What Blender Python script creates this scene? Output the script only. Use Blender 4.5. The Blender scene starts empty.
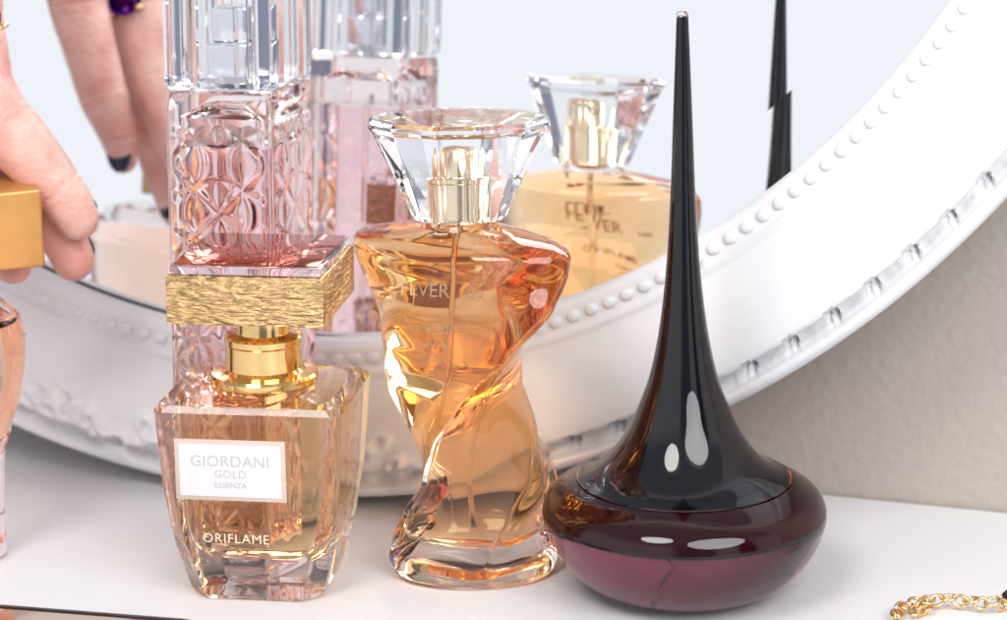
import bpy, bmesh, math, random
from math import sin, cos, pi, radians, sqrt, exp, hypot, atan2
from mathutils import Vector, Matrix, Euler, noise
random.seed(7)
K = 0.01                                   # everything below is written in centimetres
sc = bpy.context.scene
COL = sc.collection

# ------------------------------------------------------------------ helpers
def link(o):
    COL.objects.link(o); return o

def tag(o, label=None, cat=None, group=None, kind=None):
    if label: o['label'] = label
    if cat: o['category'] = cat
    if group: o['group'] = group
    if kind: o['kind'] = kind
    return o

def thing(name, label, cat, loc=(0, 0, 0), rz=0, group=None):
    o = link(bpy.data.objects.new(name, None))
    o.empty_display_size = 0.01
    o.location = Vector(loc) * K
    o.rotation_euler = (0, 0, radians(rz))
    return tag(o, label, cat, group)

def build(name, bm, mat, parent=None, smooth=35, recalc=True, scale=True):
    if recalc:
        bmesh.ops.recalc_face_normals(bm, faces=bm.faces)
    if scale:
        for v in bm.verts: v.co *= K
    me = bpy.data.meshes.new(name)
    bm.to_mesh(me); bm.free()
    if smooth:
        me.shade_smooth()
        if smooth < 180:
            me.set_sharp_from_angle(angle=radians(smooth))
    me.materials.append(mat)
    o = link(bpy.data.objects.new(name, me))
    if parent: o.parent = parent
    return o

def lathe(prof, seg=96, bm=None, cx=0, cy=0):
    """closed surface of revolution, prof = [(r, z)...] bottom to top"""
    bm = bm or bmesh.new()
    rings = []
    for r, z in prof:
        if r < 1e-4:
            rings.append([bm.verts.new((cx, cy, z))])
        else:
            rings.append([bm.verts.new((cx + r * cos(2 * pi * k / seg), cy + r * sin(2 * pi * k / seg), z)) for k in range(seg)])
    for a, b in zip(rings, rings[1:]):
        if len(a) == 1 and len(b) == 1: continue
        for k in range(seg):
            j = (k + 1) % seg
            if len(a) == 1: bm.faces.new((a[0], b[j], b[k]))
            elif len(b) == 1: bm.faces.new((a[k], a[j], b[0]))
            else: bm.faces.new((a[k], a[j], b[j], b[k]))
    for R, flip in ((rings[0], True), (rings[-1], False)):
        if len(R) > 1:
            bm.faces.new(list(reversed(R)) if flip else R)
    return bm

def curve(prof, n=6):
    """Catmull-Rom through (r, z) points"""
    out = []
    P = [prof[0]] + list(prof) + [prof[-1]]
    for i in range(1, len(P) - 2):
        p0, p1, p2, p3 = P[i - 1], P[i], P[i + 1], P[i + 2]
        for k in range(n):
            t = k / n
            out.append(tuple(0.5 * (2 * b + (c - a) * t + (2 * a - 5 * b + 4 * c - d) * t * t + (3 * b - a - 3 * c + d) * t ** 3)
                             for a, b, c, d in zip(p0, p1, p2, p3)))
    out.append(tuple(prof[-1]))
    return out

def loft(rings, bm=None, cap=True):
    bm = bm or bmesh.new()
    V = [[bm.verts.new(p) for p in r] for r in rings]
    n = len(V[0])
    for a, b in zip(V, V[1:]):
        for k in range(n):
            j = (k + 1) % n
            bm.faces.new((a[k], a[j], b[j], b[k]))
    if cap:
        bm.faces.new(list(reversed(V[0]))); bm.faces.new(V[-1])
    return bm

def bevel(bm, w, seg=3, ang=20):
    es = [e for e in bm.edges if len(e.link_faces) == 2 and e.calc_face_angle(0) > radians(ang)]
    bmesh.ops.bevel(bm, geom=es, offset=w, segments=seg, profile=0.5, affect='EDGES')
    return bm

def box(x0, x1, y0, y1, z0, z1, bv=0, seg=3, bm=None):
    b2 = bmesh.new()
    bmesh.ops.create_cube(b2, size=1)
    for v in b2.verts:
        v.co = Vector((x0 + (v.co.x + .5) * (x1 - x0), y0 + (v.co.y + .5) * (y1 - y0), z0 + (v.co.z + .5) * (z1 - z0)))
    if bv: bevel(b2, bv, seg)
    if bm is None: return b2
    me = bpy.data.meshes.new('t'); b2.to_mesh(me); b2.free(); bm.from_mesh(me); bpy.data.meshes.remove(me)
    return bm

def tube(pts, rad, seg=12, bm=None, closed=False):
    bm = bm or bmesh.new()
    P = [Vector(p) for p in pts]; n = len(P)
    R = rad if hasattr(rad, '__len__') else [rad] * n
    prev = None; rings = []
    for i in range(n):
        if closed: t = (P[(i + 1) % n] - P[i - 1]).normalized()
        else: t = (P[min(i + 1, n - 1)] - P[max(i - 1, 0)]).normalized()
        if prev is None:
            u = t.orthogonal().normalized()
        else:
            u = (prev - t * prev.dot(t)).normalized()
        prev = u; w = t.cross(u)
        rings.append([bm.verts.new(P[i] + (u * cos(2 * pi * k / seg) + w * sin(2 * pi * k / seg)) * R[i]) for k in range(seg)])
    pairs = list(zip(rings, rings[1:]))
    if closed: pairs.append((rings[-1], rings[0]))
    for a, b in pairs:
        for k in range(seg):
            j = (k + 1) % seg
            bm.faces.new((a[k], a[j], b[j], b[k]))
    if not closed:
        bm.faces.new(list(reversed(rings[0]))); bm.faces.new(rings[-1])
    return bm

def superring(a, b, p, phi, z, cx=0, cy=0, n=128, fl=0):
    out = []
    for k in range(n):
        t = 2 * pi * k / n
        c, s = cos(t), sin(t)
        m = 1 + fl * (abs(cos(3 * t)) - .6)
        a_k, b_k = a * m, b * m
        x = a_k * math.copysign(abs(c) ** (2 / p), c); y = b_k * math.copysign(abs(s) ** (2 / p), s)
        out.append((cx + x * cos(phi) - y * sin(phi), cy + x * sin(phi) + y * cos(phi), z))
    return out

def lerp_table(T, z):
    if z <= T[0][0]: return T[0][1:]
    for a, b in zip(T, T[1:]):
        if z <= b[0]:
            t = (z - a[0]) / (b[0] - a[0]); t = t * t * (3 - 2 * t) * .35 + t * .65
            return tuple(p + (q - p) * t for p, q in zip(a[1:], b[1:]))
    return T[-1][1:]

def text_mesh(name, body, size, mat, parent, loc, rot, ext=.004, bold=0.0, space=1.0):
    cu = bpy.data.curves.new(name, 'FONT')
    cu.body = body; cu.size = size * K; cu.extrude = ext * K; cu.offset = bold * K
    cu.align_x = 'CENTER'; cu.align_y = 'CENTER'; cu.space_character = space; cu.resolution_u = 3
    o = bpy.data.objects.new(name, cu); COL.objects.link(o)
    dg = bpy.context.evaluated_depsgraph_get(); dg.update()
    me = bpy.data.meshes.new_from_object(o.evaluated_get(dg))
    bpy.data.objects.remove(o)
    me.name = name; me.materials.clear(); me.materials.append(mat)
    m = link(bpy.data.objects.new(name, me)); m.parent = parent
    m.location = Vector(loc) * K; m.rotation_euler = rot
    return m

# ------------------------------------------------------------------ materials
def new_mat(name):
    m = bpy.data.materials.new(name); m.use_nodes = True
    nt = m.node_tree; nt.nodes.clear()
    out = nt.nodes.new('ShaderNodeOutputMaterial')
    return m, nt, out

def pbr(name, col, rough=.4, metal=0, coat=0, noise_amt=0, noise_scale=200, bump=0, bump_scale=300, spec=.5, sss=0, aniso=None, bump_dist=.0004, detail=4):
    m, nt, out = new_mat(name)
    p = nt.nodes.new('ShaderNodeBsdfPrincipled')
    p.inputs['Base Color'].default_value = (*col, 1)
    p.inputs['Roughness'].default_value = rough
    p.inputs['Metallic'].default_value = metal
    p.inputs['Coat Weight'].default_value = coat
    p.inputs['Specular IOR Level'].default_value = spec
    if sss:
        p.inputs['Subsurface Weight'].default_value = sss
        p.inputs['Subsurface Radius'].default_value = (1, .35, .2)
        p.inputs['Subsurface Scale'].default_value = .004
    tc = nt.nodes.new('ShaderNodeTexCoord')
    src = tc.outputs['Object']
    if aniso:
        mp = nt.nodes.new('ShaderNodeMapping'); mp.inputs['Scale'].default_value = aniso
        nt.links.new(src, mp.inputs[0]); src = mp.outputs[0]
    if noise_amt:
        nz = nt.nodes.new('ShaderNodeTexNoise'); nz.inputs['Scale'].default_value = noise_scale; nz.inputs['Detail'].default_value = detail
        nt.links.new(src, nz.inputs['Vector'])
        rp = nt.nodes.new('ShaderNodeValToRGB')
        rp.color_ramp.elements[0].position = .3; rp.color_ramp.elements[1].position = .7
        rp.color_ramp.elements[0].color = (*[c * (1 - noise_amt) for c in col], 1)
        rp.color_ramp.elements[1].color = (*[min(1, c * (1 + noise_amt)) for c in col], 1)
        nt.links.new(nz.outputs[0], rp.inputs[0]); nt.links.new(rp.outputs[0], p.inputs['Base Color'])
    if bump:
        nb = nt.nodes.new('ShaderNodeTexNoise'); nb.inputs['Scale'].default_value = bump_scale; nb.inputs['Detail'].default_value = detail
        nt.links.new(src, nb.inputs['Vector'])
        b = nt.nodes.new('ShaderNodeBump'); b.inputs['Strength'].default_value = bump; b.inputs['Distance'].default_value = bump_dist
        nt.links.new(nb.outputs[0], b.inputs['Height']); nt.links.new(b.outputs[0], p.inputs['Normal'])
    nt.links.new(p.outputs[0], out.inputs[0])
    return m

def glass(name, ior=1.5, col=(1, 1, 1), rough=0.0, absorb=None, wave=0):
    """absorb = (r, g, b) extinction per metre"""
    m, nt, out = new_mat(name)
    g = nt.nodes.new('ShaderNodeBsdfGlass')
    g.inputs['Color'].default_value = (*col, 1); g.inputs['IOR'].default_value = ior; g.inputs['Roughness'].default_value = rough
    nt.links.new(g.outputs[0], out.inputs['Surface'])
    if absorb:
        d = max(absorb)
        a = nt.nodes.new('ShaderNodeVolumeAbsorption')
        a.inputs['Color'].default_value = (*[1 - c / d for c in absorb], 1); a.inputs['Density'].default_value = d
        nt.links.new(a.outputs[0], out.inputs['Volume'])
    if wave:
        tc = nt.nodes.new('ShaderNodeTexCoord')
        nz = nt.nodes.new('ShaderNodeTexNoise'); nz.inputs['Scale'].default_value = 45; nz.inputs['Detail'].default_value = 1
        b = nt.nodes.new('ShaderNodeBump'); b.inputs['Strength'].default_value = wave; b.inputs['Distance'].default_value = .002
        nt.links.new(tc.outputs['Object'], nz.inputs['Vector']); nt.links.new(nz.outputs[0], b.inputs['Height']); nt.links.new(b.outputs[0], g.inputs['Normal'])
    return m

M_clear = glass('clear_glass', 1.5, (.992, .99, .99))
M_crystal = glass('crystal', 1.54, (.98, .98, .985))
M_rose = glass('rosy_glass', 1.5, (.985, .97, .965), absorb=(.3, 3.0, 3.2), wave=.1)
M_air = glass('air_pocket', 1 / 1.5)
M_amber = glass('amber_perfume', 1.36 / 1.5, absorb=(.2, 17, 43))
M_peach = glass('peach_perfume', 1.36 / 1.5, absorb=(.1, 7.5, 26))
M_pink = glass('pink_perfume', 1.36 / 1.5, absorb=(3, 12, 10))
M_flask = glass('salmon_perfume', 1.36 / 1.5, absorb=(.8, 8, 15))
M_wine = glass('wine_perfume', 1.36 / 1.5, absorb=(.5, 25, 14))
M_gold = pbr('polished_gold', (.83, .58, .25), .12, 1, noise_amt=.05, noise_scale=300)
M_palegold = pbr('champagne_gold', (.88, .74, .52), .14, 1)
M_silver = pbr('silver_metal', (.75, .76, .8), .12, 1)
M_dipt = glass('dip_tube_plastic', 1.1, (.97, .95, .92), rough=.25)
M_black = pbr('black_lacquer', (.004, .004, .009), .1, 0, spec=.15)
M_plug = pbr('wine_black_plastic', (.03, .001, .003), .3, spec=0)
M_label = pbr('label_paper', (.70, .70, .76), .5, bump=.05, bump_scale=900)
M_border = pbr('label_border', (.62, .50, .42), .4)
M_greyink = pbr('pale_grey_ink', (.54, .48, .46), .5)
M_darkink = pbr('dark_ink', (.50, .32, .16), .5)
M_goldink = pbr('pale_gold_ink', (.95, .82, .62), .35)
M_table = pbr('white_table_lacquer', (.80, .79, .80), .38, noise_amt=.015, noise_scale=12, bump=.04, bump_scale=90)
M_frame = pbr('white_painted_frame', (.73, .73, .745), .42, noise_amt=.035, noise_scale=45, bump=.22, bump_scale=160, bump_dist=.0006)
for n_ in M_frame.node_tree.nodes:
    if n_.type == 'VALTORGB':
        e_ = n_.color_ramp.elements.new(.76); e_.color = (.50, .50, .52, 1)
M_edgeshade = pbr('painted_edge_shade', (.02, .022, .03), .6)  # near black that stands for shade at the mirror edge
M_mirror = pbr('mirror_silvering', (.93, .945, .955), 0.0, 1)
M_nail = pbr('dark_navy_nail_polish', (.05, .03, .085), .12, coat=1)
M_capcard = pbr('satin_orange_gold', (.60, .31, .10), .34, .5, noise_amt=.06, noise_scale=120)
M_gem = glass('amethyst', 1.55, (.30, .07, .62), absorb=(30, 120, 10))
M_bronze = pbr('dark_bronze', (.045, .02, .012), .22, .7)
M_casegold = pbr('case_rose_mirror', (.85, .60, .50), .06, 1)
M_copper = pbr('copper_top_plate', (.46, .10, .04), .06, 1)
M_chain = pbr('chain_gold', (.86, .60, .30), .16, 1)

# hammered gold side of the square cap
M_hammer = pbr('textured_gold', (.66, .45, .22), .34, 1, noise_amt=.38, noise_scale=900, bump=1.0, bump_scale=800, bump_dist=.0022, aniso=(.35, .35, 1.3), detail=4)

# skin
def skin():
    m, nt, out = new_mat('skin')
    p = nt.nodes.new('ShaderNodeBsdfPrincipled'); p.inputs['Roughness'].default_value = .42
    p.inputs['Subsurface Weight'].default_value = .35; p.inputs['Subsurface Radius'].default_value = (1, .3, .18); p.inputs['Subsurface Scale'].default_value = .004
    tc = nt.nodes.new('ShaderNodeTexCoord')
    n1 = nt.nodes.new('ShaderNodeTexNoise'); n1.inputs['Scale'].default_value = 70; n1.inputs['Detail'].default_value = 3
    r = nt.nodes.new('ShaderNodeValToRGB')
    r.color_ramp.elements[0].position = .32; r.color_ramp.elements[1].position = .68
    r.color_ramp.elements[0].color = (.66, .31, .26, 1); r.color_ramp.elements[1].color = (.82, .52, .44, 1)
    nt.links.new(tc.outputs['Object'], n1.inputs['Vector']); nt.links.new(n1.outputs[0], r.inputs[0]); nt.links.new(r.outputs[0], p.inputs['Base Color'])
    n2 = nt.nodes.new('ShaderNodeTexNoise'); n2.inputs['Scale'].default_value = 420; n2.inputs['Detail'].default_value = 6
    mp = nt.nodes.new('ShaderNodeMapping'); mp.inputs['Scale'].default_value = (.7, .7, 1.5); mp.inputs['Rotation'].default_value = (0, .5, 0)
    b = nt.nodes.new('ShaderNodeBump'); b.inputs['Strength'].default_value = .7; b.inputs['Distance'].default_value = .0007
    nt.links.new(tc.outputs['Object'], mp.inputs[0]); nt.links.new(mp.outputs[0], n2.inputs['Vector']); nt.links.new(n2.outputs[0], b.inputs['Height']); nt.links.new(b.outputs[0], p.inputs['Normal'])
    nt.links.new(p.outputs[0], out.inputs[0])
    return m
M_skin = skin()

# plastered wall: fine orange-peel relief
def plaster():
    m, nt, out = new_mat('greige_plaster')
    p = nt.nodes.new('ShaderNodeBsdfPrincipled'); p.inputs['Roughness'].default_value = .85; p.inputs['Specular IOR Level'].default_value = .2
    tc = nt.nodes.new('ShaderNodeTexCoord')
    n0 = nt.nodes.new('ShaderNodeTexNoise'); n0.inputs['Scale'].default_value = 9; n0.inputs['Detail'].default_value = 3
    r = nt.nodes.new('ShaderNodeValToRGB'); r.color_ramp.elements[0].color = (.43, .38, .34, 1); r.color_ramp.elements[1].color = (.49, .435, .39, 1)
    nt.links.new(tc.outputs['Object'], n0.inputs['Vector']); nt.links.new(n0.outputs[0], r.inputs[0]); nt.links.new(r.outputs[0], p.inputs['Base Color'])
    n1 = nt.nodes.new('ShaderNodeTexNoise'); n1.inputs['Scale'].default_value = 330; n1.inputs['Detail'].default_value = 3; n1.inputs['Roughness'].default_value = .45
    b = nt.nodes.new('ShaderNodeBump'); b.inputs['Strength'].default_value = .55; b.inputs['Distance'].default_value = .0009
    nt.links.new(tc.outputs['Object'], n1.inputs['Vector']); nt.links.new(n1.outputs[0], b.inputs['Height']); nt.links.new(b.outputs[0], p.inputs['Normal'])
    nt.links.new(p.outputs[0], out.inputs[0])
    return m
M_wall = plaster()

# ------------------------------------------------------------------ setting
W0 = Vector((11.7, 6.6, 0)); WA = radians(19.5)
WD = Vector((cos(WA), -sin(WA), 0)); WN = Vector((sin(WA), cos(WA), 0))
bm = bmesh.new()
pts = [W0 + WD * a + WN * b for a, b in ((-75, -.0), (70, -.0), (70, 4), (-75, 4))]
loft([[tuple(p + Vector((0, 0, -75))) for p in pts], [tuple(p + Vector((0, 0, 120))) for p in pts]], bm)
tag(build('wall', bm, M_wall, smooth=0), 'greige plaster wall with fine rough texture', None, None, 'structure')
bm = bmesh.new()
pts = [W0 + WD * a + WN * b for a, b in ((-65, -62), (48, -62), (48, -.12), (-65, -.12))]
loft([[tuple(p + Vector((0, 0, -3))) for p in pts], [tuple(p) for p in pts]], bm)
bevel(bm, .15, 2)
tag(build('table_top', bm, M_table), 'white table top', None, None, 'structure')

# ------------------------------------------------------------------ mirror
a_, l_ = radians(19.36), radians(3.57)
MN = Vector((-sin(a_) * cos(l_), -cos(a_) * cos(l_), sin(l_)))
MU = Vector((cos(a_), -sin(a_), 0)); MV = MN.cross(MU); MV = MV if MV.z > 0 else -MV
MP = Vector((0, 7.18, 12))
RO = 27.85
mc = MP + MU * (-7.2) + MV * 0
tt = (-(MV.z * 0) + 0)
v0 = (RO - 12 / MV.z) + 0.12
mc = MP + MU * (-6.85) + MV * v0
mir = link(bpy.data.objects.new('round_mirror', None)); mir.empty_display_size = .02
base_pt = mc - MV * RO
mir.matrix_world = Matrix(((MU.x, -MN.x, MV.x, base_pt.x * K), (MU.y, -MN.y, MV.y, base_pt.y * K), (MU.z, -MN.z, MV.z, base_pt.z * K), (0, 0, 0, 1)))
tag(mir, 'round mirror in a white carved frame with beaded inner rim, leaning on the wall', 'mirror')
RG = 23.42
# frame as a turned and carved ring
prof = [(RG - .02, -.25), (RG - .02, .70), (RG + .05, .92), (RG + .16, 1.0), (RG + .24, 1.02), (RG + .74, 1.04), (RG + .82, 1.13), (RG + .91, 1.17), (RG + 1.0, 1.13), (RG + 1.08, 1.12),
        (RG + 1.4, 1.2), (RG + 1.9, 1.36), (RG + 2.4, 1.50), (RG + 2.9, 1.60), (RG + 3.3, 1.66), (RG + 3.52, 1.66), (RG + 3.60, 1.60), (RG + 3.63, 1.16), (RG + 3.72, 1.12), (RG + 3.85, 1.18), (RG + 3.96, 1.28), (RG + 4.04, 1.42),
        (RG + 4.10, 1.60), (RG + 4.18, 1.64), (RG + 4.30, 1.60), (RG + 4.39, 1.46), (RG + 4.43, 1.2), (RG + 4.43, .1), (RG + 4.35, -.45)]
# denser sampling
dense = []
for (r0, h0), (r1, h1) in zip(prof, prof[1:]):
    n = max(1, int(abs(r1 - r0) / .07))
    for k in range(n): dense.append((r0 + (r1 - r0) * k / n, h0 + (h1 - h0) * k / n))
dense.append(prof[-1])
leaf_c = []
rr = random.Random(3)
for i in range(34):
    th = radians(-111 + i * 1.0)
    leaf_c.append((th, RG + 3.35 + rr.uniform(-.55, .55), rr.uniform(-1, 1), rr.uniform(.12, .22)))
def carve(th, r):
    d = 0
    deg = math.degrees(th)
    if -74.5 < deg < 60 or deg < -200:
        # slots between leaf bars in the outer groove
        u = (deg + 74) / 2.95; k = math.floor(u); f = u - k
        if RG + 3.58 < r < RG + 4.06:
            q = (r - RG - 3.58) / .48
            for off, w, dp in ((-.07 + .09 * q, .04, .30), (.08 + .12 * q, .03, .22), (.01, .12 * (1 - q), .20)):
                dd = abs(f - .5 + off) / max(w, .01)
                d -= dp * max(0, 1 - dd * dd) * (1 - q) ** .6
            d += (.07 * sin(f * 2 * pi) + .09 * noise.noise(Vector((th * 60, q * 2.2, 3)))+ .05 * noise.noise(Vector((th * 170, q * 5, 9)))) * sin(q * pi)
    if -112 < deg < -72:
        fade = min(1, (deg + 112) / 3, (-72 - deg) / 3)
        if RG + 2.4 < r < RG + 4.35:
            x = deg * .43 * 1.0; y = 0
            s = 0
            for (tc_, rc, tw, sz) in leaf_c:
                dx = (th - tc_) * RG; 
                if abs(dx) > 1: continue
                dy = r - rc
                X = dx * cos(tw) + dy * sin(tw); Y = -dx * sin(tw) + dy * cos(tw)
                q = hypot(X / 1.6, Y) / sz
                s += .17 * exp(-(q - 1.2) ** 2 * 2.2) - .07 * exp(-q * q * 2)
            edge = min(1, (r - RG - 2.4) / .3, (RG + 4.35 - r) / .15)
            d += s * fade * max(0, edge)
    return d
NT = 1500
bm = bmesh.new(); rings = []
thetas = []
k = 0
# fine steps over the lower right arc that carries the carving, coarser elsewhere
th = -115.0
while th < 62: thetas.append(th); th += .14
while th < 245: thetas.append(th); th += .75
for thd in thetas:
    th = radians(thd)
    rings.append([bm.verts.new((r * cos(th), -(h + carve(th, r)), RO + r * sin(th))) for r, h in dense])
for i in range(len(rings)):
    a, b = rings[i], rings[(i + 1) % len(rings)]
    for j in range(len(a) - 1): bm.faces.new((a[j], b[j], b[j + 1], a[j + 1]))
    bm.faces.new((a[-1], b[-1], b[0], a[0]))
build('frame', bm, M_frame, mir, smooth=50)
# beads: one row as one patterned part
bm = bmesh.new()
nb = int(2 * pi * (RG + .47) / .57)
for i in range(nb):
    th = 2 * pi * i / nb
    b2 = bmesh.new(); bmesh.ops.create_uvsphere(b2, u_segments=14, v_segments=8, radius=1)
    rot = Matrix.Rotation(-th, 4, 'Y')
    for v in b2.verts:
        x, y, z = v.co
        p = Vector((z * .17, y * .10, x * .215))          # radial, height, tangential
        c = Vector((RG + .48 + p.x, -1.05 + p.y, p.z))
        v.co = Vector((c.x * cos(th) - c.z * sin(th), c.y, RO + c.x * sin(th) + c.z * cos(th)))
    me = bpy.data.meshes.new('t'); b2.to_mesh(me); b2.free(); bm.from_mesh(me); bpy.data.meshes.remove(me)
build('bead_row', bm, M_frame, mir, smooth=180)
# mirror glass: flat centre and a shallow polished bevel
def disc(r0, r1, y0, y1, seg=360):
    bm = bmesh.new()
    A = [bm.verts.new((r0 * cos(2 * pi * k / seg), y0, RO + r0 * sin(2 * pi * k / seg))) for k in range(seg)] if r0 else None
    B = [bm.verts.new((r1 * cos(2 * pi * k / seg), y1, RO + r1 * sin(2 * pi * k / seg))) for k in range(seg)]
    return bm, A, B
RB = 21.7; SEG = 360
bm = bmesh.new()
ring = lambda r, y: [bm.verts.new((r * cos(2 * pi * k / SEG), y, RO + r * sin(2 * pi * k / SEG))) for k in range(SEG)]
A = ring(RB, 0); B = ring(RG, -.032); Cb = ring(RG, .24)
bm.faces.new(A)
for P_, Q_ in ((A, B), (B, Cb)):
    for k in range(SEG): bm.faces.new((P_[k], P_[(k + 1) % SEG], Q_[(k + 1) % SEG], Q_[k]))
bm.faces.new(Cb)
mg = build('mirror_glass', bm, M_mirror, mir, smooth=0)
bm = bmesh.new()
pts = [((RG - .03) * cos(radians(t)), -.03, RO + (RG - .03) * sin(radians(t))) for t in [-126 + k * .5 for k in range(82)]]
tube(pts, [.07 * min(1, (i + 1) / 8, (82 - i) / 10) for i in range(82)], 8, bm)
build('edge_shade_line', bm, M_edgeshade, mir)  # dark strip added as the shadow line between glass and frame, lower left
bm = lathe([(RO - 1.2, -.3), (RO - 1.2, -.12)], 120)
for v in bm.verts: v.co = Vector((v.co.x, .55 + v.co.z, RO + v.co.y))
build('back_board', bm, pbr('brown_backing', (.12, .09, .07), .8), mir, smooth=0)

# ------------------------------------------------------------------ twisted amber bottle
tw = thing('twisted_perfume_bottle', 'tall twisted hourglass bottle of amber perfume with a flaring clear crystal cap', 'perfume bottle', (-.97, 1.25, .03))
#      z    a     b    p     phi    cx
T = [(0.0, 2.02, 1.38, 2.1, -178, 0.00), (.12, 2.16, 1.5, 2.0, -177, 0.00), (.5, 2.30, 1.6, 1.7, -173, .03), (1.2, 2.30, 1.66, 1.35, -165, .14), (1.9, 2.26, 1.70, 1.25, -156, .26),
     (2.85, 2.16, 1.75, 1.22, -140, .38), (4.0, 2.25, 1.92, 1.22, -116, -.02), (5.2, 2.6, 1.84, 1.25, -88, -.46), (6.5, 3.0, 1.92, 1.4, -62, -.50), (7.6, 3.3, 1.66, 1.6, -43, -.34),
     (8.4, 3.3, 1.7, 1.7, -33, -.28), (8.85, 3.26, 1.62, 1.85, -30, -.26), (9.02, 3.16, 1.52, 1.9, -30, -.26), (9.18, 2.75, 1.36, 2, -29, -.26), (9.34, 1.9, 1.12, 2, -28, -.26), (9.45, 1.05, .95, 2, -28, -.26), (9.62, .86, .86, 2, -28, -.26)]
def flute(z):
    return .06 * max(0, min(1, (z - .3) / .8)) * max(0, min(1, (6.6 - z) / 2.2))
def tw_rings(sa, da, z0, z1, n=70):
    out = []
    for i in range(n + 1):
        z = z0 + (z1 - z0) * i / n
        a, b, p, ph, cx = lerp_table(T, z)
        out.append(superring(a * sa - da, b * sa - da, p, radians(ph), z, cx, 0, 192, flute(z)))
    return out
build('bottle_body', loft(tw_rings(1, 0, 0, 9.62, 110)), M_clear, tw, smooth=30)
# liquid, rounded at the foot
R_ = []
for i in range(90):
    z = .85 + (9.04 - .85) * i / 89
    a, b, p, ph, cx = lerp_table(T, z + (.12 if z > 8.6 else 0))
    q = min(1, (z - .85) / .9); f = sqrt(max(0.0, 1 - (1 - q) ** 2)) * .9 + .1
    wdg = exp(-((z - 6.2) / 2.2) ** 2)
    R_.append(superring((a - .17 - .22 * wdg) * f, (b - .17 - .05 * wdg) * f, min(2.2, p + .05), radians(ph), z, cx + .1 * wdg, 0, 192, flute(z)))
build('perfume', loft(R_), M_amber, tw, smooth=40)
build('dip_tube', tube([(-.26, 0, 9.2), (-.24, .02, 6), (-.12, .05, 3.2), (.1, .05, 1.3)], .07, 12), M_dipt, tw, smooth=180)
# gold pump
cp = -.26
g = lathe([(0, 9.55), (.70, 9.55), (.72, 9.6), (.72, 9.72), (.68, 9.75), (.68, 10.72), (.71, 10.75), (.71, 10.86), (.66, 10.9), (.52, 10.92), (.51, 11.62), (.46, 11.73), (.25, 11.78), (0, 11.78)], 64, cx=cp)
build('spray_pump', g, M_palegold, tw, smooth=30)
# crystal cap: flared faceted block with a hollow for the pump
def cap_ring(a, b, z, n=12, off=0.0):
    return [(cp + a * cos(2 * pi * (k + .5) / n + off), b * sin(2 * pi * (k + .5) / n + off), z) for k in range(n)]
cr = [cap_ring(1.22, .98, 9.66), cap_ring(1.30, 1.03, 9.76), cap_ring(2.34, 1.52, 12.0), cap_ring(2.46, 1.60, 12.14), cap_ring(2.46, 1.60, 12.24), cap_ring(2.36, 1.52, 12.33)]
cap = loft(cr)
build('crystal_cap', cap, M_crystal, tw, smooth=0)
# printing on the front of the glass
for txt, sz, x, z in (('FEVER', .52, -1.15, 8.02), ('HER', .26, .18, 7.92), ('ORIFLAME', .30, -.95, 7.02), ('FOR HER', .16, -.8, 6.6)):
    a, b, p, ph, cx = lerp_table(T, z)
    text_mesh('lettering', txt, sz, M_darkink, tw, (x, -b - .02 + .30 * abs(x - .2), z), (radians(83), 0, radians(-12)), ext=.002, bold=.002)

# ------------------------------------------------------------------ square gold capped bottle
gb = thing('square_perfume_bottle', 'square heavy glass bottle of peach perfume with white label and square textured gold cap', 'perfume bottle', (-6.45, .9, .03), -8)
def oct_ring(w, d, c, z, r=None, cx=0, cy=0):
    x, y = w / 2, d / 2
    return [(cx + px, cy + py, z) for px, py in ((x, -y + c), (x, y - c), (x - c, y), (-x + c, y), (-x, y - c), (-x, -y + c), (-x + c, -y), (x - c, -y))]
rings = [oct_ring(3.35, 3.2, .5, 0), oct_ring(3.55, 3.4, .5, .12), oct_ring(4.22, 3.95, .44, 1.5), oct_ring(4.66, 4.2, .34, 3.0), oct_ring(4.92, 4.4, .26, 4.98), oct_ring(4.94, 4.42, .24, 5.1), oct_ring(4.72, 4.2, .3, 5.26), oct_ring(2.5, 2.4, .6, 5.44), oct_ring(1.9, 1.9, .55, 5.48)]
bm = loft(rings); bevel(bm, .05, 2, 14)
build('bottle_body', bm, glass('heavy_clear_glass', 1.5, (.985, .98, .975), absorb=(.3, 1.2, 1.8)), gb, smooth=20)
# liquid: rounded block with a dished foot
R_ = []
for i in range(50):
    z = 1.0 + (5.1 - 1.0) * i / 49
    q = min(1, (z - 1.0) / 1.1); f = (1 - (1 - q) ** 2.4) ** (1 / 2.4) if q < 1 else 1
    w = 3.5 + .56 * z / 5; d = 3.1 + .6 * z / 5
    R_.append(superring(w / 2 * (.45 + .55 * f), d / 2 * (.45 + .55 * f), 5.5, 0, z, 0, 0, 128))
build('perfume', loft(R_), M_peach, gb, smooth=40)
build('dip_tube', tube([(0, 0, 5.2), (.02, .1, 3), (.12, .2, 1.15)], .07, 12), M_dipt, gb, smooth=180)
build('collar', lathe([(0, 5.40), (1.36, 5.40), (1.43, 5.45), (1.43, 5.60), (1.38, 5.67), (1.10, 5.72), (1.02, 5.80), (1.00, 6.42), (1.03, 6.47), (1.03, 6.62), (.98, 6.68), (.72, 6.72), (.70, 6.8), (.70, 7.32), (0, 7.32)], 96), M_gold, gb, smooth=30)
bm = box(-2.07, 2.07, -2.0, 2.0, 7.37, 8.66, .05, 2)
cpb = build('cap', bm, M_hammer, gb, smooth=35)
build('cap_window', box(-2.0, 2.0, -1.93, 1.93, 8.67, 8.90, .05, 2), M_crystal, cpb, smooth=35)
build('cap_plate', box(-1.88, 1.88, -1.81, 1.81, 8.903, 8.935, .012, 2), M_copper, cpb, smooth=35)
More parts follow.
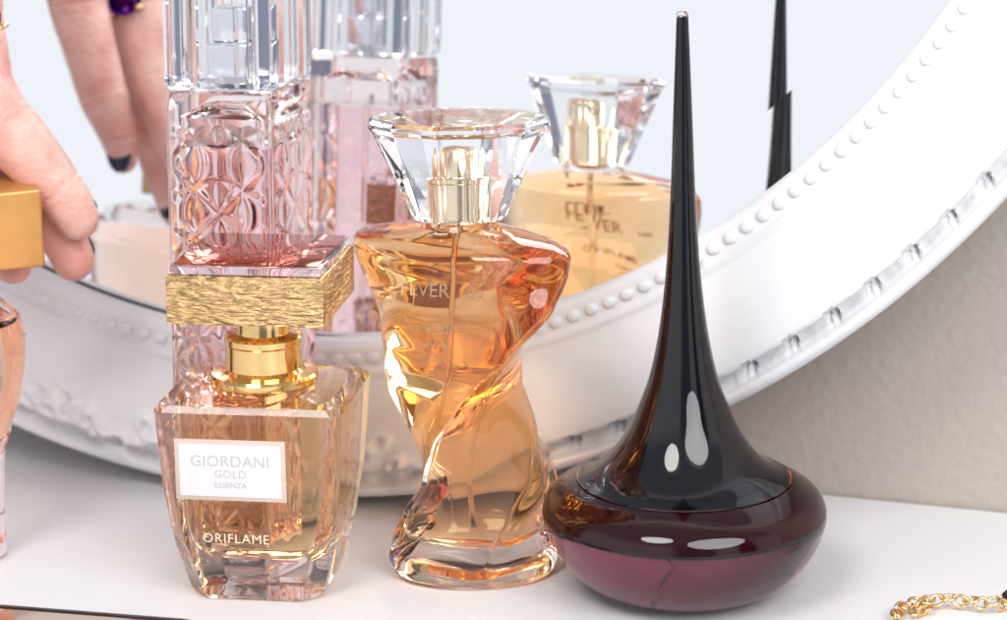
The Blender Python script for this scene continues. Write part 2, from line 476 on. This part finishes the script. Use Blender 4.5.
# label on the sloping front face
slope = math.atan2((4.4 - 3.95) / 2, 3.48)
def front(x, z, out=.0):
    y = -(3.95 / 2 + (4.4 - 3.95) / 2 * (z - 1.5) / 3.48)
    return (x, y - out, z)
tiltx = radians(90) + slope
lb = box(-1.46, 1.46, -.82, .82, -.03, .03, .02, 2)
L = build('label', lb, M_border, gb, smooth=35); L.location = Vector(front(-.42, 3.62, .05)) * K; L.rotation_euler = (tiltx, 0, 0)
lp = build('paper', box(-1.34, 1.34, -.70, .70, .032, .04), M_label, L, smooth=0)
for txt, sz, z in (('GIORDANI', .42, .24), ('GOLD', .30, -.10), ('ESSENZA', .21, -.40)):
    text_mesh('lettering', txt, sz, M_greyink, L, (0, z, .045), (0, 0, 0), ext=.002, space=1.04)
text_mesh('lettering', 'ORIFLAME', .36, M_goldink, gb, front(-.35, 1.75, .03), (tiltx, 0, 0), ext=.004, bold=-.004, space=1.1)

# ------------------------------------------------------------------ dark drop bottle
db = thing('drop_perfume_bottle', 'squat dark wine glass bottle whose black cap rises into a long thin spire', 'perfume bottle', (4.57, -.12, .02))
body = curve([(1.3, 0.0), (2.0, .10), (2.78, .46), (3.36, 1.10), (3.68, 1.80), (3.71, 2.20), (3.52, 2.58), (3.14, 2.84), (2.84, 2.98)], 6)
build('bottle_body', lathe([(0, .12), (1.1, .1)] + body + [(2.72, 2.96), (2.6, 2.92), (0, 2.92)], 160), glass('smoky_glass', 1.5, (.98, .97, .98), absorb=(1.5, 3, 2)), db, smooth=40)
liq = curve([(1.3, .26), (2.0, .34), (2.7, .66), (3.24, 1.2), (3.54, 1.74), (3.60, 2.06)], 6)
build('perfume', lathe([(0, .25)] + liq + [(0, 2.06)], 128), M_wine, db, smooth=40)
plug = curve([(3.53, 2.10), (3.48, 2.26), (3.30, 2.46), (3.0, 2.72), (2.7, 2.84)], 5)
build('inner_plug', lathe([(0, 2.09)] + plug + [(0, 2.86)], 128), M_plug, db, smooth=40)
spire = curve([(2.82, 3.02), (2.50, 3.15), (2.12, 3.40), (1.76, 3.80), (1.44, 4.30), (1.16, 4.95), (.89, 5.7), (.69, 6.6), (.53, 7.7), (.41, 9.0), (.32, 10.6), (.26, 12.3), (.20, 13.9), (.15, 15.2)], 8)
sp = build('spire_cap', lathe([(0, 2.99), (2.72, 2.99)] + spire + [(.12, 15.26), (0, 15.27)], 144), glass('smoke_tinted_glass', 1.5, (.97, .96, .97), rough=.035, absorb=(14, 26, 34)), db, smooth=50)
core = curve([(2.48, 3.05), (2.14, 3.16), (1.80, 3.40), (1.48, 3.80), (1.20, 4.30), (.96, 4.95), (.75, 5.7), (.58, 6.6), (.45, 7.7), (.35, 9.0), (.27, 10.6), (.22, 12.3), (.165, 13.9), (.12, 15.12)], 8)
build('dark_core', lathe([(0, 3.02)] + [(r_ * 1.06, z_) for r_, z_ in core] + [(0, 15.16)], 128), M_black, sp, smooth=50)
build('dip_tube', tube([(0, 0, 1.57), (-.5, -.8, 1.0), (-.9, -1.4, .5)], .045, 10), M_dipt, db, smooth=180)
build('gold_ornament', tube([(.4 + 2.6 * cos(radians(t)) * 1.0, 2.6 * sin(radians(t)) - .2, 1.98 + .03 * sin(t)) for t in range(-90, -28, 2)], [.05 + .02 * sin(i * 1.9) for i in range(31)], 8), M_chain, db, smooth=180)

# ------------------------------------------------------------------ tall pink crystal bottle
pb = thing('lattice_perfume_bottle', 'tall square crystal bottle of pink perfume with star lattice relief, behind the gold capped one', 'perfume bottle', (-7.33, 4.55, .02), -17)
S = 1.55
def relief(u, z):
    """interlaced circles and rays, u across a face, z height; returns ridge height"""
    P = 2.75
    best = 0
    w = .12
    def rid(d): return exp(-(d / w) ** 2)
    m = abs(u)
    if m > 1.36: return 0
    zz = (z + .2) % P - P / 2
    uu = (u + P / 2) % P - P / 2
    d1 = abs(zz - uu) * .707; d2 = abs(zz + uu) * .707
    best = max(rid(d1), rid(d2))
    best = max(best, rid(hypot(uu, zz) - .95))
    best = max(best, rid(hypot(abs(uu) - P / 2, abs(zz) - P / 2) - .95))
    if abs(zz) > .1: best = max(best, .7 * rid(uu))
    fade = min(1, (1.36 - m) / .1)
    return best * fade
def square_outline(S, c, per):
    """points of a square with rounded corners and the face coordinate of each"""
    out = []
    for f in range(4):
        rot = f * pi / 2
        n = per
        for k in range(n):
            u = -S + c + (2 * S - 2 * c) * k / (n - 1)
            out.append((u * cos(rot) + S * sin(rot), u * sin(rot) - S * cos(rot), rot, u))
        for k in range(1, 4):
            t = -pi / 2 + k * pi / 8
            x = S - c + c * cos(t); y = -S + c + c * sin(t)
            out.append((x * cos(rot) - y * sin(rot), x * sin(rot) + y * cos(rot), None, 0))
    return out
SO = square_outline(S, .14, 84)
rings = []
zs = [0, .03, .1] + [.16 + i * .05 for i in range(int((12.25 - .16) / .05))] + [12.25, 12.45, 12.6, 12.7]
for z in zs:
    ins = 1 - (.06 if z == 0 else .02 if z == .03 else 0)
    if z > 12.4: ins = 1 - (z - 12.4) * .1
    ring_ = []
    for x, y, rot, u in SO:
        h = 0
        if rot is not None and 0.5 < z < 11.9 and rot < 3:
            h = (.058 if rot < 2 else .015) * relief(u, z) * min(1, (11.9 - z) / .3)
            nx, ny = sin(rot), -cos(rot)
            x2, y2 = x + nx * h, y + ny * h
        else: x2, y2 = x, y
        ring_.append((x2 * ins, y2 * ins, z))
    rings.append(ring_)
build('bottle_body', loft(rings), M_rose, pb, smooth=40)
def sq(s, c, z, n=4):
    return [(p[0], p[1], z) for p in square_outline(s, c, 6)]
build('perfume', loft([sq(1.05, .3, .8), sq(1.22, .3, .95), sq(1.24, .3, 11.2)]), M_pink, pb, smooth=40)
build('air_gap', loft([sq(1.24, .3, 11.24), sq(1.24, .3, 12.0), sq(.7, .3, 12.3)]), M_air, pb, smooth=40)
build('dip_tube', tube([(0, 0, 11.5), (.03, .05, 6), (.2, .1, 1.2)], .08, 12), M_dipt, pb, smooth=180)
build('neck_ring', lathe([(0, 12.71), (1.05, 12.71), (1.06, 12.72), (1.06, 12.76), (1.02, 12.775), (0, 12.775)], 48), M_silver, pb, smooth=30)
# crystal cap: grooved block with a hollow for the metal pump
bm = bmesh.new()
def groove_ring(s, z):
    pts = []
    for f in range(4):
        rot = f * pi / 2
        for u, d in ((-1, 0), (-.62, 0), (-.55, -.10), (-.40, -.10), (-.33, 0), (.33, 0), (.40, -.10), (.55, -.10), (.62, 0)):
            x, y = u * s, -(s + d)
            pts.append((x * cos(rot) - y * sin(rot), x * sin(rot) + y * cos(rot), z))
    return pts
gr = [groove_ring(1.46, 12.78), groove_ring(1.53, 12.84), groove_ring(1.54, 12.95), groove_ring(1.54, 15.9), groove_ring(1.40, 16.1)]
cc = build('crystal_cap', loft(gr), M_crystal, pb, smooth=0)
build('cap_hollow', loft([sq(.98, .1, 12.84), sq(.98, .1, 15.4)]), M_air, cc, smooth=20)
bm = box(-.62, .62, -.62, .62, 12.86, 13.95, .06, 2)
box(-.5, .5, -.5, .5, 14.0, 14.95, .06, 2, bm); box(-.55, .55, -.55, .55, 13.94, 14.0, 0, 2, bm)
build('spray_pump', bm, M_silver, pb, smooth=35)

# ------------------------------------------------------------------ flask at the left edge
fb = thing('flask_perfume_bottle', 'open shouldered glass flask of salmon perfume, below the hand at the left edge', 'perfume bottle', (-16.55, 3.3, .02), -16)
TF = [(0, 2.65, 1.3), (.1, 2.75, 1.4), (1.2, 2.72, 1.4), (2.8, 2.78, 1.45), (3.6, 3.0, 1.5), (4.4, 3.28, 1.58), (5.4, 3.46, 1.65), (6.2, 3.5, 1.65), (6.75, 3.35, 1.55), (7.1, 2.95, 1.4), (7.28, 2.3, 1.15), (7.36, 1.0, .9), (7.6, .72, .72)]
rings = []
for i in range(81):
    z = 7.6 * i / 80; a, b = lerp_table(TF, z); rings.append(superring(a, b, 2.6, 0, z, n=112))
build('bottle_body', loft(rings), M_rose, fb, smooth=35)
rings = []
for i in range(50):
    z = 2.5 + (6.55 - 2.5) * i / 49; a, b = lerp_table(TF, z)
    q = min(1, (z - 2.5) / 1.2); f = sqrt(max(0, 1 - (1 - q) ** 2)) * .8 + .2
    rings.append(superring((a - .3) * f, (b - .3) * f, 2.5, 0, z, n=96))
build('perfume', loft(rings), M_flask, fb, smooth=40)
build('air_gap', loft([superring(2.95, 1.2, 2.4, 0, 6.6, n=64), superring(2.6, 1.05, 2.3, 0, 6.95, n=64), superring(.6, .5, 2, 0, 7.2, n=64)]), M_air, fb, smooth=40)
build('collar', lathe([(0, 7.55), (.95, 7.55), (.98, 7.6), (.98, 7.8), (.6, 7.86), (.58, 8.5), (.5, 8.6), (0, 8.6)], 48), M_gold, fb, smooth=30)

# ------------------------------------------------------------------ hand
person = thing('person', 'hand reaching down from the upper left, dark nails, pinching a square orange gold cap', 'person', (-19.76, 7.83, 18.2))
F = {
    'index': ([(-20.4, 8.8, 18.4), (-17.5, 7.4, 15.3), (-15.85, 7.0, 13.0), (-14.3, 6.75, 11.3), (-12.83, 6.6, 9.53), (-12.3, 6.75, 8.62)], [1.1, 1.0, .95, .88, .75, .60]),
    'middle': ([(-19.8, 9.4, 19.2), (-16.9, 8.2, 16.0), (-15.75, 8.17, 14.0), (-15.2, 8.17, 12.4), (-14.45, 8.1, 10.8), (-13.45, 7.95, 9.0), (-12.62, 7.65, 7.25)], [1.1, .92, .86, .84, .82, .78, .62]),
    'ring': ([(-20.6, 10.3, 18.4), (-17.9, 8.6, 15.2), (-16.7, 7.8, 12.6), (-15.6, 7.6, 10.3), (-14.75, 7.5, 8.4), (-14.3, 7.4, 7.2)], [1.1, 1.0, .92, .86, .76, .58]),
    'little': ([(-20.8, 11.6, 18.6), (-16.6, 11.0, 15.9), (-15.86, 10.5, 13.43), (-15.37, 10.0, 11.19), (-15.11, 9.4, 9.6), (-15.08, 9.2, 8.9)], [1.05, .98, .90, .78, .60, .46]),
    'thumb': ([(-21.6, 7.4, 17.8), (-20.2, 5.2, 15.2), (-18.6, 4.2, 12.2), (-17.0, 4.1, 9.6)], [1.35, 1.25, 1.1, .78]),
}
bm = bmesh.new()
org = Vector((-20, 9, 18))
def smooth_path(P, R, n=8):
    Q = curve([(*p, r) for p, r in zip(P, R)], n)
    return [Vector(q[:3]) for q in Q], [q[3] for q in Q]
for nm, (P_, R_) in F.items():
    pts, rad = smooth_path(P_, R_)
    # knuckle swellings and a rounded fingertip
    L_ = len(pts)
    rad = [r * (1 + .06 * exp(-((i / L_ - .62) / .05) ** 2) + .05 * exp(-((i / L_ - .33) / .05) ** 2)) for i, r in enumerate(rad)]
    t = (pts[-1] - pts[-2]).normalized(); r = rad[-1]; end = pts[-1]
    for k in range(1, 7):
        an = k / 6 * pi / 2
        pts.append(end + t * r * sin(an)); rad.append(max(.04, r * cos(an)))
    tube([p - org for p in pts], rad, 24, bm)
# palm and wrist, outside the picture
def blob(c, r, rot=0):
    b2 = bmesh.new(); bmesh.ops.create_icosphere(b2, subdivisions=4, radius=1)
    for v in b2.verts: v.co = Vector(c) - org + Matrix.Rotation(radians(rot), 3, 'Y') @ Vector((v.co.x * r[0], v.co.y * r[1], v.co.z * r[2]))
    me = bpy.data.meshes.new('t'); b2.to_mesh(me); b2.free(); bm.from_mesh(me); bpy.data.meshes.remove(me)
blob((-21.3, 10.2, 20.2), (2.6, 3.6, 3.4), 40)
blob((-23.6, 9.6, 22.6), (3.0, 3.8, 4.0), 40)
tube([Vector(p) - org for p in ((-23, 9.8, 22), (-26, 9.4, 25.4), (-29, 9.0, 28.5), (-34, 8.4, 33.5))], [2.9, 2.7, 2.9, 3.4], 32, bm)
hand = build('hand', bm, M_skin, person, smooth=180)
md = hand.modifiers.new('Remesh', 'REMESH'); md.mode = 'VOXEL'; md.voxel_size = .062 * K; md.use_smooth_shade = True
md = hand.modifiers.new('Smooth', 'SMOOTH'); md.factor = .5; md.iterations = 6
dg = bpy.context.evaluated_depsgraph_get(); dg.update()
me = bpy.data.meshes.new_from_object(hand.evaluated_get(dg)); hand.modifiers.clear(); hand.data = me
# knuckle creases pressed into the skin
cre = []
rq = random.Random(5)
for nm, (P_, R_) in F.items():
    pts, rad = smooth_path(P_, R_)
    for fr in (.38, .62, .84):
        i = int(fr * (len(pts) - 2)); t = (pts[i + 1] - pts[i]).normalized()
        for q in ((-.22, .015), (-.08, .024), (.04, .028), (.15, .018)):
            tt_ = (t + Vector((rq.uniform(-.12, .12), rq.uniform(-.12, .12), rq.uniform(-.12, .12)))).normalized()
            cre.append((pts[i] - org + t * (q[0] + rq.uniform(-.03, .03)), tt_, q[1], rad[i] * 1.5))
mn = [v.normal.copy() for v in me.vertices]
for v, nn in zip(me.vertices, mn):
    p = v.co / K; dsp = 0
    for c, t, dp, rr_ in cre:
        w_c = p - c
        if abs(w_c.x) > 1.6 or abs(w_c.y) > 1.6 or abs(w_c.z) > 1.6: continue
        d = w_c.dot(t) + .03 * sin(p.x * 9 + p.y * 7)
        if abs(d) > .16 or (w_c - t * d).length > rr_: continue
        dsp += dp * exp(-(d / .05) ** 2)
    dsp -= .025 * noise.noise(p * 1.6) + .006 * noise.noise(p * 6)
    v.co -= nn * dsp * K
me.shade_smooth()
def nail(fin, side, w=.5, ln=.62, back=.10, outl=.0):
    P_, R_ = F[fin]
    tip = Vector(P_[-1]); t = (tip - Vector(P_[-2])).normalized(); side = Vector(side); side = (side - t * side.dot(t)).normalized()
    c = t.cross(side).normalized(); r = R_[-1]
    b2 = bmesh.new(); rows = []
    for i in range(9):
        s = i / 8; along = -ln * 1.0 - back + ln * 1.4 * s
        ww = w * sqrt(max(.02, 1 - (abs(s - .45) / .58) ** 3.2))
        row = []
        for j in range(9):
            q = (j / 8 - .5) * 2
            lift = r * 1.0 * sqrt(max(0, 1 - (q * ww / (r * 1.12)) ** 2)) + .035 - .42 * max(0, along - .05) ** 2
            row.append(b2.verts.new(tip - org + t * along + c * (q * ww) + side * lift))
        rows.append(row)
    for a, b in zip(rows, rows[1:]):
        for j in range(8): b2.faces.new((a[j], a[j + 1], b[j + 1], b[j]))
    fs = bmesh.ops.solidify(b2, geom=list(b2.faces), thickness=.06)
    return build('fingernail', b2, M_nail, person, smooth=180)
nail('index', (.45, .88, .1), .50, .70)
nail('middle', (.45, .88, .1), .50, .70)
nail('ring', (.2, .97, 0), .46, .7)
nail('little', (.45, .85, .05), .42, 1.05, .14)
nail('thumb', (-.3, -.9, 0), .6, .9)
# held cap
hc = thing('held_perfume_cap', 'square satin orange gold bottle cap held between the fingers at the left edge', 'bottle cap', (-15.0, 4.65, 8.82))
bm = box(-2.0, 2.0, -.95, .95, -1.12, 1.12, .09, 3)
build('cap_shell', bm, M_capcard, hc); build('cap_lining', box(-1.6, 1.6, -.62, .62, -1.19, -1.0, .03, 2), M_plug, hc)
hc.rotation_euler = (radians(3), radians(-2), radians(17))
# ring with a purple stone, worn on the ring finger
rc = Vector((-15.48, 7.0, 14.0)); rt_ = (Vector((-15.2, 8.17, 12.4)) - Vector((-16.2, 8.17, 15.0))).normalized()
rg = thing('finger_ring', 'gold ring with a large purple stone, worn on a finger seen in the mirror', 'ring', rc)
u_ = Vector((.42, .9, .1)); u_ = (u_ - rt_ * u_.dot(rt_)).normalized(); w_ = rt_.cross(u_)
build('band', tube([(u_ * cos(t) + w_ * sin(t)) * .86 for t in [2 * pi * k / 48 for k in range(48)]], .10, 10, closed=True), M_gold, rg, smooth=180)
bm = bmesh.new(); bmesh.ops.create_icosphere(bm, subdivisions=2, radius=1)
for v in bm.verts: v.co = u_ * (1.12 + v.co.z * .34) + w_ * v.co.x * .60 + rt_ * v.co.y * .48
build('stone', bm, M_gem, rg, smooth=0)
bm = bmesh.new()
for sx, sy in ((-1, -1), (1, -1), (1, 1), (-1, 1)):
    b = u_ * .90 + w_ * sx * .46 + rt_ * sy * .38
    tube([b, b + u_ * .42 + w_ * sx * .06, b + u_ * .5 - w_ * sx * .05], .075, 8, bm)
build('prongs', bm, M_gold, rg, smooth=180)

# ------------------------------------------------------------------ flat case, bottom left
fc = thing('flat_compact_case', 'flat glossy case with a thin dark bronze rim lying at the lower left corner', 'compact case', (-13.2, -5.85, 0), -13.0)
def rrect(hw, hd, c, z, n=8):
    pts = []
    for cx, cy, t0 in ((hw - c, -hd + c, -90), (hw - c, hd - c, 0), (-hw + c, hd - c, 90), (-hw + c, -hd + c, 180)):
        for k in range(n + 1):
            t = radians(t0 + 90 * k / n); pts.append((cx + c * cos(t), cy + c * sin(t), z))
    return pts
build('case_base', loft([rrect(4.9, 3.1, .4, 0), rrect(5.0, 3.2, .45, .08), rrect(5.0, 3.2, .45, .66), rrect(4.94, 3.14, .45, .72), rrect(4.8, 3.0, .4, .73), rrect(4.78, 2.98, .38, .66)]), M_bronze, fc, smooth=40)
build('glossy_panel', loft([rrect(4.78, 2.98, .38, .64), rrect(4.76, 2.96, .38, .70)]), M_casegold, fc, smooth=40)

# ------------------------------------------------------------------ chain, bottom right
ch = thing('gold_chain', 'thin gold link chain lying loosely on the white table at the lower right corner', 'chain', (11.5, -2.35, 0))
def link_mesh():
    bm = bmesh.new()
    pts = []
    for k in range(20):
        t = 2 * pi * k / 20; pts.append((.20 * cos(t), .135 * sin(t), 0))
    return tube(pts, .042, 8, bm, closed=True)
first = build('chain_link', link_mesh(), M_chain, ch, smooth=180)
path = [(-1.55, -1.0), (-1.75, -.5), (-1.62, 0.05), (-1.2, .42), (-.9, .1), (-1.25, -.1), (-.9, .32), (-.5, .5), (0.05, .42), (.55, .2), (1.0, .28), (1.35, .62), (1.8, .45), (2.3, .62), (2.9, .4), (3.3, -.3)]
cpth = curve([(x, y) for x, y in path], 12)
acc = 0; last = Vector((*cpth[0], 0)); cnt = 0
for q in cpth[1:]:
    p = Vector((*q, 0)); acc += (p - last).length
    if acc > .27:
        acc = 0
        o = first if cnt == 0 else link(first.copy())
        if cnt: o.parent = ch
        d = p - last
        o.location = Vector((p.x, p.y, .14 + .08 * abs(sin(cnt * 1.7)) + (.10 if 8 < cnt < 17 else 0))) * K
        o.rotation_euler = (radians(80 if cnt % 2 else 12) + rr.uniform(-.2, .2), rr.uniform(-.35, .35), atan2(d.y, d.x) + rr.uniform(-.15, .15))
        cnt += 1
    last = p
cl = build('clasp', tube([(-.20, 0, 0), (0, .06, .05), (.22, .02, 0)], [.09, .13, .08], 10), M_bronze, ch, smooth=180)
cl.location = Vector((1.35, .66, .30)) * K; cl.rotation_euler = (0, 0, .3)

# ------------------------------------------------------------------ light
w = bpy.data.worlds.new('World'); sc.world = w; w.use_nodes = True
nt = w.node_tree; nt.nodes.clear()
out = nt.nodes.new('ShaderNodeOutputWorld'); bg = nt.nodes.new('ShaderNodeBackground'); bg.inputs['Strength'].default_value = .94
tc = nt.nodes.new('ShaderNodeTexCoord'); sep = nt.nodes.new('ShaderNodeSeparateXYZ')
nt.links.new(tc.outputs['Generated'], sep.inputs[0])
at = nt.nodes.new('ShaderNodeMath'); at.operation = 'ARCTAN2'
nt.links.new(sep.outputs['Y'], at.inputs[0]); nt.links.new(sep.outputs['X'], at.inputs[1])
nm = nt.nodes.new('ShaderNodeMapRange'); nm.inputs['From Min'].default_value = -pi; nm.inputs['From Max'].default_value = pi
nt.links.new(at.outputs[0], nm.inputs['Value'])
rp = nt.nodes.new('ShaderNodeValToRGB'); cr_ = rp.color_ramp; cr_.interpolation = 'LINEAR'
# azimuth 0 = -X, .25 = -Y (behind the camera), .5 = +X, .75 = +Y
stops = [(0.0, (.95, .95, .97)), (.04, (.95, .96, .98)), (.065, (.985, 1.01, 1.06)), (.205, (.985, 1.01, 1.06)), (.225, (.24, .27, .37)), (.30, (.20, .23, .33)), (.315, (1, 1, 1)), (.355, (1, .99, .98)), (.365, (.10, .11, .17)), (.395, (.10, .11, .16)), (.41, (1.0, 1.0, 1.0)), (.47, (1, 1, 1)), (.485, (.06, .07, .12)), (.56, (.12, .13, .17)), (.58, (.8, .8, .8)), (.93, (.8, .8, .8)), (.945, (.08, .09, .13)), (.98, (.08, .09, .13)), (1.0, (.95, .95, .97))]  # dark bands are invented surroundings, added to give the glass dark streaks
cr_.elements[0].position = 0; cr_.elements[0].color = (*stops[0][1], 1)
cr_.elements[1].position = 1; cr_.elements[1].color = (*stops[-1][1], 1)
for p, c in stops[1:-1]:
    e = cr_.elements.new(p); e.color = (*c, 1)
nt.links.new(nm.outputs[0], rp.inputs[0])
# towards the ceiling the background is an even grey, dimmed for contrast in reflections
rz = nt.nodes.new('ShaderNodeMapRange'); rz.inputs['From Min'].default_value = .42; rz.inputs['From Max'].default_value = .60
nt.links.new(sep.outputs['Z'], rz.inputs['Value'])
mx = nt.nodes.new('ShaderNodeMix'); mx.data_type = 'RGBA'
nt.links.new(rz.outputs[0], mx.inputs[0]); nt.links.new(rp.outputs[0], mx.inputs[6]); mx.inputs[7].default_value = (.46, .48, .55, 1)
nt.links.new(mx.outputs[2], bg.inputs['Color']); nt.links.new(bg.outputs[0], out.inputs[0])

def area(name, loc, target, sx, sy, power, col=(1, 1, 1)):
    l = bpy.data.lights.new(name, 'AREA'); l.shape = 'ELLIPSE'; l.size = sx; l.size_y = sy; l.energy = power; l.color = col
    o = link(bpy.data.objects.new(name, l)); o.location = loc
    d = Vector(target) - Vector(loc); o.rotation_euler = d.to_track_quat('-Z', 'Y').to_euler()
    return o
area('key_softbox', (-.42, -.78, 1.0), (-.08, .02, .05), .50, .50, 7.8, (1, .985, .965))
area('front_softbox', (.40, -.78, .66), (.03, 0, .05), .80, .62, 8.8, (1, .995, .99))

# ------------------------------------------------------------------ camera
PIT, ROL = radians(6), radians(.6)
fw = Vector((0, cos(PIT), -sin(PIT))); up0 = Vector((0, sin(PIT), cos(PIT))); rt0 = Vector((1, 0, 0))
rt = rt0 * cos(ROL) - up0 * sin(ROL); up = up0 * cos(ROL) + rt0 * sin(ROL)
cam = bpy.data.cameras.new('camera'); co = link(bpy.data.objects.new('camera', cam))
co.matrix_world = Matrix(((rt.x, up.x, -fw.x, 0), (rt.y, up.y, -fw.y, -.65), (rt.z, up.z, -fw.z, .24), (0, 0, 0, 1)))
cam.sensor_width = 36; cam.lens = 2550 / 1007 * 36; cam.shift_y = -370 / 1007; cam.clip_start = .01; cam.clip_end = 50
cam.dof.use_dof = True; cam.dof.focus_distance = .66; cam.dof.aperture_fstop = 13
sc.camera = co

# ------------------------------------------------------------------ render
sc.render.engine = 'CYCLES'
cy = sc.cycles
cy.max_bounces = 28; cy.transmission_bounces = 24; cy.glossy_bounces = 10; cy.diffuse_bounces = 5; cy.transparent_max_bounces = 16; cy.volume_bounces = 0
cy.caustics_reflective = True; cy.caustics_refractive = True; cy.blur_glossy = .3; cy.sample_clamp_indirect = 6
cy.use_denoising = True
sc.view_settings.view_transform = 'Standard'; sc.view_settings.look = 'None'; sc.view_settings.exposure = 0; sc.view_settings.gamma = 1
